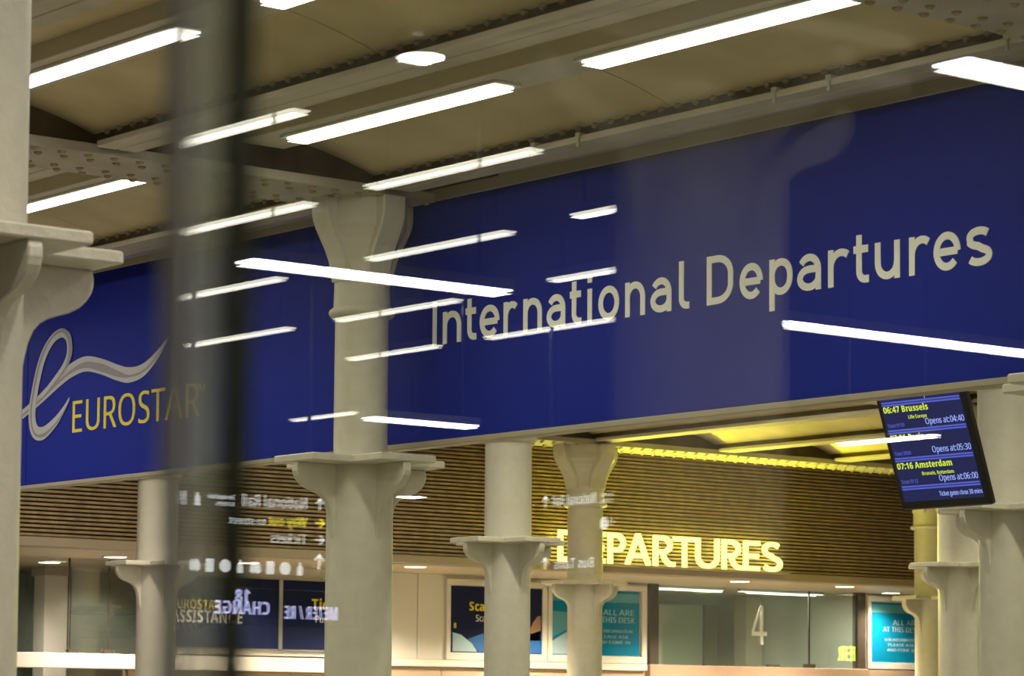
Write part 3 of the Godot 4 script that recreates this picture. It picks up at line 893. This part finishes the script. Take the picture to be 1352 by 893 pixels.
# ------------------------------------------------------------------ the lit sign
func departures_sign() -> void:
	var s := thing("lit_sign", "row of glowing yellow DEPARTURES letters standing on the shopfront ledge", "sign", Vector3(0, 0, -14.08))
	for q in [["D", 13.645, 13.935], ["E", 14.004, 14.202], ["P", 14.248, 14.453], ["A", 14.457, 14.768], ["R", 14.809, 15.064], ["T", 15.060, 15.340], ["U", 15.350, 15.640], ["R", 15.689, 15.947], ["E", 15.973, 16.174], ["S", 16.214, 16.479]]:
		letter(q[0], q[1], q[2], 2.988, 0.29, 0.2, 0.045, 0.03, M.neon, s, 0.0)
		var l := SpotLight3D.new()      # each letter shines forward and up
		l.name = "light"
		l.light_energy = NEON_POWER
		l.light_color = Color(1.0, 0.98, 0.22)
		l.light_size = 0.012
		l.spot_angle = 72
		l.spot_angle_attenuation = 0.5
		l.spot_range = 30
		l.spot_attenuation = 2
		l.shadow_enabled = true
		l.rotation = Vector3(deg_to_rad(24), PI, 0)
		var x0: float = q[1]
		var x1: float = q[2]
		var mid := (x0 + x1) / 2          # inside a stroke of the letter
		l.position = Vector3(mid if q[0] in "TAS" else x0 + 0.0235, 3.075 if q[0] == "A" else 3.13, 0.015)
		s.add_child(l, true)
	slab("ledge", Vector3(13.6, 2.972, -0.06), Vector3(16.55, 2.986, 0.07), M.fascia, s)
const NEON_POWER := 0.5

# ------------------------------------------------------------------ the departure screen
func display() -> void:
	var d := thing("departure_screen", "tilted black departure screen listing train times below the banner", "screen", Vector3(6.0, 2.51, -2.205))
	d.rotation = Vector3(0, -PI / 2, 0)
	var t := Node3D.new()
	t.name = "monitor"
	d.add_child(t)
	t.rotation.x = deg_to_rad(19.5)
	slab("housing", Vector3(-0.265, 0, -0.035), Vector3(0.265, 0.98, 0), M.black, t, 0.008)
	slab("glass_face", Vector3(-0.235, 0.04, 0), Vector3(0.235, 0.95, 0.002), M.screen, t)
	var z := 0.0025
	for y in [0.105, 0.235, 0.363, 0.490]:
		slab("rule", Vector3(-0.23, y, 0.002), Vector3(0.23, y + 0.0075, 0.003), M.screen_rule, t)
		slab("rule", Vector3(-0.23, y - 0.0115, 0.002), Vector3(0.23, y - 0.004, 0.003), M.screen_rule, t)
	words("Ticket gates close 30 mins", 0.232, 0.056, 0.020, M.screen_white, t, z, false, 0.25, 1, 0.001)
	var rows := [[0.123, "Train 9112", "Opens at:06:00", "07:16 Amsterdam", "Brussels, Rotterdam"], [0.253, "Train 9004", "Opens at:05:30", "07:01 Paris", ""], [0.381, "Train 9110", "Opens at:04:40", "06:47 Brussels", "Lille Europe"], [0.508, "Train 9080", "Opens at:04:40", "", ""]]
	for r in rows:
		var y: float = r[0]
		words(r[1], -0.225, y, 0.017, M.screen_rule, t, z, false, 0.1, 0, 0.001)
		words(r[2], 0.228, y, 0.027, M.screen_white, t, z, false, 0.225, 1, 0.001)
		if r[3] != "":
			words(r[3], -0.228, y + 0.066, 0.028, M.screen_yellow, t, z, true, 0.0, 0, 0.001)
		if r[4] != "":
			words(r[4], -0.09, y + 0.033, 0.015, M.screen_yellow, t, z, false, 0.0, 0, 0.001)
	var l := AreaLight3D.new()
	l.name = "light"
	l.area_size = Vector2(0.47, 0.91)
	l.light_energy = 0.001
	l.light_color = Color(0.5, 0.55, 1)
	l.shadow_enabled = true
	l.rotation = Vector3(0, PI, 0)
	l.position = Vector3(0, 0.495, 0.01)
	t.add_child(l, true)
	slab("pole", Vector3(-0.025, 0.6, -0.33), Vector3(0.025, 1.5, -0.28), M.beam, d, 0.004)
	slab("bracket", Vector3(-0.05, 0.62, -0.29), Vector3(0.05, 0.74, -0.19), M.black, d, 0.004)

# ------------------------------------------------------------------ the hall behind the camera, seen mirrored in the glass
func hall_behind() -> void:
	# lamps along the hall, louvred: [x, z, z]
	var names := ["nearest", "second", "third", "fourth", "fifth", "sixth", "seventh", "eighth", "ninth", "tenth", "eleventh", "farthest"]
	var i := 0
	for q in [[4.33, 17.61, 16.48], [5.79, 17.92, 16.50], [5.83, 19.91, 18.55], [7.29, 19.98, 18.58], [7.23, 17.89, 17.21], [7.33, 22.31, 21.03], [8.73, 19.92, 18.91], [8.83, 22.49, 21.07], [8.82, 24.52, 23.09], [10.28, 24.37, 23.19], [10.28, 22.56, 21.05], [12.80, 28.83, 27.79]]:
		lamp_along("louvred_light", "louvred strip light on the hall ceiling behind the camera, mirrored in the glass, %s" % names[i], Vector3(q[0], 4.46, (q[1] + q[2]) / 2), Vector3(0.1, 0.05, absf(q[1] - q[2])), M.louvre, HALL_POWER, "louvred lights of the hall behind")
		i += 1
	i = 0
	for q in [[-6.0, 9.0], [-3.0, 9.0], [0.6, 11.0], [-1.2, 7.3], [-2.5, 13.5], [2.6, 7.3]]:  # out-of-view lamps added to brighten the ghost column and the nearest column
		lamp_along("added_light", "unseen lamp added behind the camera, %s" % ["first beside the left wall", "right behind the viewer", "beside the ghost column", "hung low nearest the glass", "deep in the hall", "hung low right of the ghost column"][i], Vector3(q[0], 3.4 if i == 3 or i == 5 else 4.6, q[1]), Vector3(0.12, 0.05, 1.5), M.lamp, [0.6, 0.6, 0.6, 1.6, 0.6, 3.6][i], "added unseen lamps behind the viewer")
		i += 1
	# bright bars across the hall: [x, z, x, z]
	var bars := ["mirrored across the flared column", "mirrored below the lettering", "mirrored at the top right", "mirrored low beside the column"]
	i = 0
	for q in [[3.65, 15.92, 5.12], [6.56, 15.83, 9.3], [3.06, 11.15, 4.6], [8.17, 21.2, 9.07]]:
		lamp_along("bright_bar_light", "bright white hanging bar light behind the camera, %s" % bars[i], Vector3((q[0] + q[2]) / 2, 3.6, q[1]), Vector3(q[2] - q[0], 0.05, 0.14), M.bar, 1.0, "bar lights of the hall behind")
		i += 1
	lamp_along("bright_bar_light", "bright white bar light behind the camera, mirrored over the departure screen", Vector3(11.87, 3.6, 19.9), Vector3(0.09, 0.05, 0.95), M.bar, 0.6, "bar lights of the hall behind")
	var shade := lathe([Vector2(0.07, -0.02), Vector2(0.085, -0.02), Vector2(0.085, 0.06), Vector2(0.02, 0.08), Vector2(0.02, 0.09)], 32)
	var disc := CylinderMesh.new()
	disc.top_radius = 0.07
	disc.bottom_radius = 0.07
	disc.height = 0.006
	for q in [[1.745, 12.1, 1.0, "mirrored high in the glass near the ceiling"], [12.7, 26.75, 2.0, "mirrored small on the slats beside the flared column"]]:
		var d := thing("round_downlight", "round white hanging downlight behind the camera, %s" % q[3], "downlight", Vector3(q[0], 3.6, q[1]))
		var k: float = q[2]
		var sh := part("shade", shade, M.steel, d)
		sh.scale = Vector3(k, 1, k)
		var le := part("lens", disc, M.bar, d, Vector3(0, -0.018, 0))
		le.scale = Vector3(k, 1, k)
		slab("rod", Vector3(-0.006, 0.09, -0.006), Vector3(0.006, 1.15, 0.006), M.steel, d)
		panel_light(d, Vector3(0, -0.03, 0), Vector2(0.1, 0.1), 0.3, Color(0.95, 0.96, 1))
	# way-finding boards, their lettering towards the glass
	var b := thing("wayfinding_sign", "black station way-finding board facing the glass, read mirrored at left", "sign", Vector3(7.46, 2.40, 20.69))
	b.rotation.y = PI
	slab("board", Vector3(-0.05, -0.02, -0.06), Vector3(1.2, 0.62, 0), M.black, b, 0.004)
	for y in [0.50, 0.385, 0.275]:
		arrow(b, Vector2(0.04, y), 0.075, M.sign_white if y != 0.385 else M.sign_yellow, y > 0.45)
	arrow(b, Vector2(0.04, 0.12), 0.09, M.sign_white, true)
	words("National Rail", 0.14, 0.50, 0.075, M.sign_white, b, 0.001, false, 0.5)
	words("See departure", 0.70, 0.535, 0.03, M.sign_white, b, 0.001, false, 0.2)
	words("screens", 0.70, 0.495, 0.03, M.sign_white, b, 0.001)
	words("Way out", 0.14, 0.385, 0.06, M.sign_yellow, b, 0.001, false, 0.3)
	words("to street", 0.46, 0.385, 0.045, M.sign_white, b, 0.001, false, 0.28)
	words("Tickets", 0.14, 0.275, 0.06, M.sign_white, b, 0.001, false, 0.28)
	for k in 8:
		icon(b, Vector2(0.19 + 0.115 * k, 0.115), 0.042, k)
	icon(b, Vector2(0.98, 0.53), 0.042, 4)
	icon(b, Vector2(1.09, 0.53), 0.042, 2)
	slab("hanger", Vector3(0.1, 0.62, -0.04), Vector3(0.12, 2.34, -0.02), M.steel, b)
	slab("hanger", Vector3(1.0, 0.62, -0.04), Vector3(1.02, 2.34, -0.02), M.steel, b)
	var c := thing("wayfinding_sign", "black station way-finding board end-on to the glass, read mirrored among the lit letters", "sign", Vector3(9.5, 2.6, 20.38))
	c.rotation.y = -PI / 2
	slab("board", Vector3(-0.72, -0.05, -0.06), Vector3(0.68, 0.56, 0), M.black, c, 0.004)
	words("National Rail", 0.45, 0.44, 0.07, M.sign_white, c, 0.001, false, 0.46, 1)
	words("See departure", -0.06, 0.475, 0.03, M.sign_white, c, 0.001, false, 0.2, 1)
	words("screens", -0.06, 0.435, 0.03, M.sign_white, c, 0.001, false, 0.0, 1)
	arrow(c, Vector2(0.53, 0.43), 0.08, M.sign_white, true)
	icon(c, Vector2(-0.34, 0.475), 0.04, 1)
	icon(c, Vector2(-0.45, 0.475), 0.04, 2)
	icon(c, Vector2(-0.55, 0.475), 0.04, 0)
	words("Underground", -0.16, 0.27, 0.06, M.sign_white, c, 0.001, false, 0.46, 1)
	icon(c, Vector2(-0.10, 0.295), 0.045, 1)
	words("Taxis", 0.43, 0.0, 0.065, M.sign_white, c, 0.001, false, 0.22, 1)
	words("Bus", 0.17, 0.0, 0.065, M.sign_white, c, 0.001, false, 0.16, 1)
	arrow(c, Vector2(0.53, 0.0), 0.08, M.sign_white, true)
	slab("hanger", Vector3(-0.5, 0.56, -0.04), Vector3(-0.48, 2.13, -0.02), M.steel, c)
	slab("hanger", Vector3(0.5, 0.56, -0.04), Vector3(0.52, 2.13, -0.02), M.steel, c)
	# lit shop signs across the hall
	var s := thing("shop_sign", "small violet lit exchange sign behind the camera, mirrored on the navy board", "sign", Vector3(7.9, 2.17, 20.9))
	s.rotation.y = PI
	slab("board", Vector3(0.0, -0.02, -0.08), Vector3(1.5, 0.22, 0), M.black, s, 0.004)
	words("METER / RE", 0.18, 0.03, 0.085, M.sign_violet, s, 0.001, true, 0.42)
	words("CHANGE", 0.72, 0.05, 0.085, M.sign_violet, s, 0.001, true, 0.42)
	words("18", 0.87, 0.13, 0.08, M.sign_violet, s, 0.001, true)
	slab("post", Vector3(0.7, -2.17, -0.06), Vector3(0.74, -0.02, -0.02), M.steel, s)
	var r := thing("led_sign", "small lime lit sign behind the camera, mirrored low in the glazed desk", "sign", Vector3(5.215, 1.825, 13.69))
	r.rotation.y = PI
	slab("board", Vector3(-0.02, -0.02, -0.05), Vector3(0.12, 0.085, 0), M.black, r, 0.003)
	words("ER", 0.0, 0.0, 0.06, M.sign_lime, r, 0.001, true, 0.09)
	slab("post", Vector3(0.04, -1.825, -0.04), Vector3(0.06, -0.02, -0.02), M.steel, r)

func arrow(parent: Node, at: Vector2, s: float, mat: Material, up: bool) -> void:
	var st := SurfaceTool.new()
	st.begin(Mesh.PRIMITIVE_TRIANGLES)
	st.set_smooth_group(-1)
	if up:
		ribbon(st, [Vector2(0, 0), Vector2(0, s)], s * 0.16, 0.002)
		ribbon(st, [Vector2(-s * 0.4, s * 0.6), Vector2(0, s), Vector2(s * 0.4, s * 0.6)], s * 0.16, 0.002)
	else:
		ribbon(st, [Vector2(-s * 0.4, s * 0.45), Vector2(s * 0.5, s * 0.45)], s * 0.16, 0.002)
		ribbon(st, [Vector2(-s * 0.05, s * 0.05), Vector2(-s * 0.45, s * 0.45), Vector2(-s * 0.05, s * 0.85)], s * 0.16, 0.002)
	st.generate_normals()
	part("arrow", st.commit(), mat, parent, Vector3(at.x, at.y, 0.0))

func icon(parent: Node, at: Vector2, r: float, k: int) -> void:      # plain pictogram tiles: bottle, flame, case, lift, person, car, bed, information
	var o := PackedVector2Array()
	match k % 4:
		0:
			for q in [[-0.5, -1], [0.5, -1], [0.5, 0.3], [0.2, 0.6], [0.2, 1], [-0.2, 1], [-0.2, 0.6], [-0.5, 0.3]]:
				o.append(Vector2(q[0], q[1]))
		1:
			for a in 12:
				o.append(Vector2(cos(TAU * a / 12), sin(TAU * a / 12)))
		2:
			for q in [[-0.7, -1], [0.7, -1], [0.7, 1], [-0.7, 1]]:
				o.append(Vector2(q[0], q[1]))
		3:
			for q in [[-1, -0.8], [-0.6, -0.8], [-0.6, -1], [-0.3, -1], [-0.3, -0.8], [0.3, -0.8], [0.3, -1], [0.6, -1], [0.6, -0.8], [1, -0.8], [1, 0], [0.7, 0.8], [-0.7, 0.8], [-1, 0]]:
				o.append(Vector2(q[0], q[1]))
	for i in o.size():
		o[i] *= r
	part("pictogram", prism(o, 0.003), M.sign_white, parent, Vector3(at.x, at.y, 0.001))

func lamp_along(called: String, label: String, at: Vector3, size: Vector3, mat: Material, power: float, group: String) -> void:
	var l := thing(called, label, "strip light", at, group)
	var h := size / 2
	slab("housing", Vector3(-h.x - 0.012, 0, -h.z - 0.012), Vector3(h.x + 0.012, size.y, h.z + 0.012), M.reflector, l, 0.004)
	slab("diffuser", Vector3(-h.x, -0.008, -h.z), Vector3(h.x, 0, h.z), mat, l)
	var top := 4.75 - at.y
	for s in [-0.4, 0.4]:
		var o := Vector3(s * size.x, 0, 0) if size.x > size.z else Vector3(0, 0, s * size.z)
		slab("rod", o + Vector3(-0.005, size.y, -0.005), o + Vector3(0.005, top, 0.005), M.steel, l)
	panel_light(l, Vector3(0, -0.02, 0), Vector2(size.x, size.z), power, Color(1, 0.97, 0.92))

# ------------------------------------------------------------------ the glass screen
func glass() -> void:
	var g := thing("glass_screen", "clear glass screen close to the camera with a dark vertical joint and grey edge", "glass screen", Vector3(0, 0, GLASS_Z))
	slab("pane", Vector3(-3.044, 0.02, -0.0075), Vector3(-1.6, 2.6, 0.0075), M.film, g)
	slab("joint", Vector3(-3.0019, 0.0, -0.047), Vector3(-2.9915, 2.6, -0.043), M.gasket, g)
	slab("edge_strip", Vector3(-3.0454, 0.02, -0.0075), Vector3(-3.0441, 2.6, 0.0075), M.edge, g)
	slab("edge_strip", Vector3(-3.0334, 0.02, -0.0125), Vector3(-3.0266, 2.6, -0.0115), M.edge, g)
	slab("rail", Vector3(-3.05, 2.6, -0.16), Vector3(-1.59, 2.66, 0.03), M.steel, g)
	slab("shoe", Vector3(-3.05, 0, -0.16), Vector3(-1.59, 0.06, 0.03), M.steel, g)
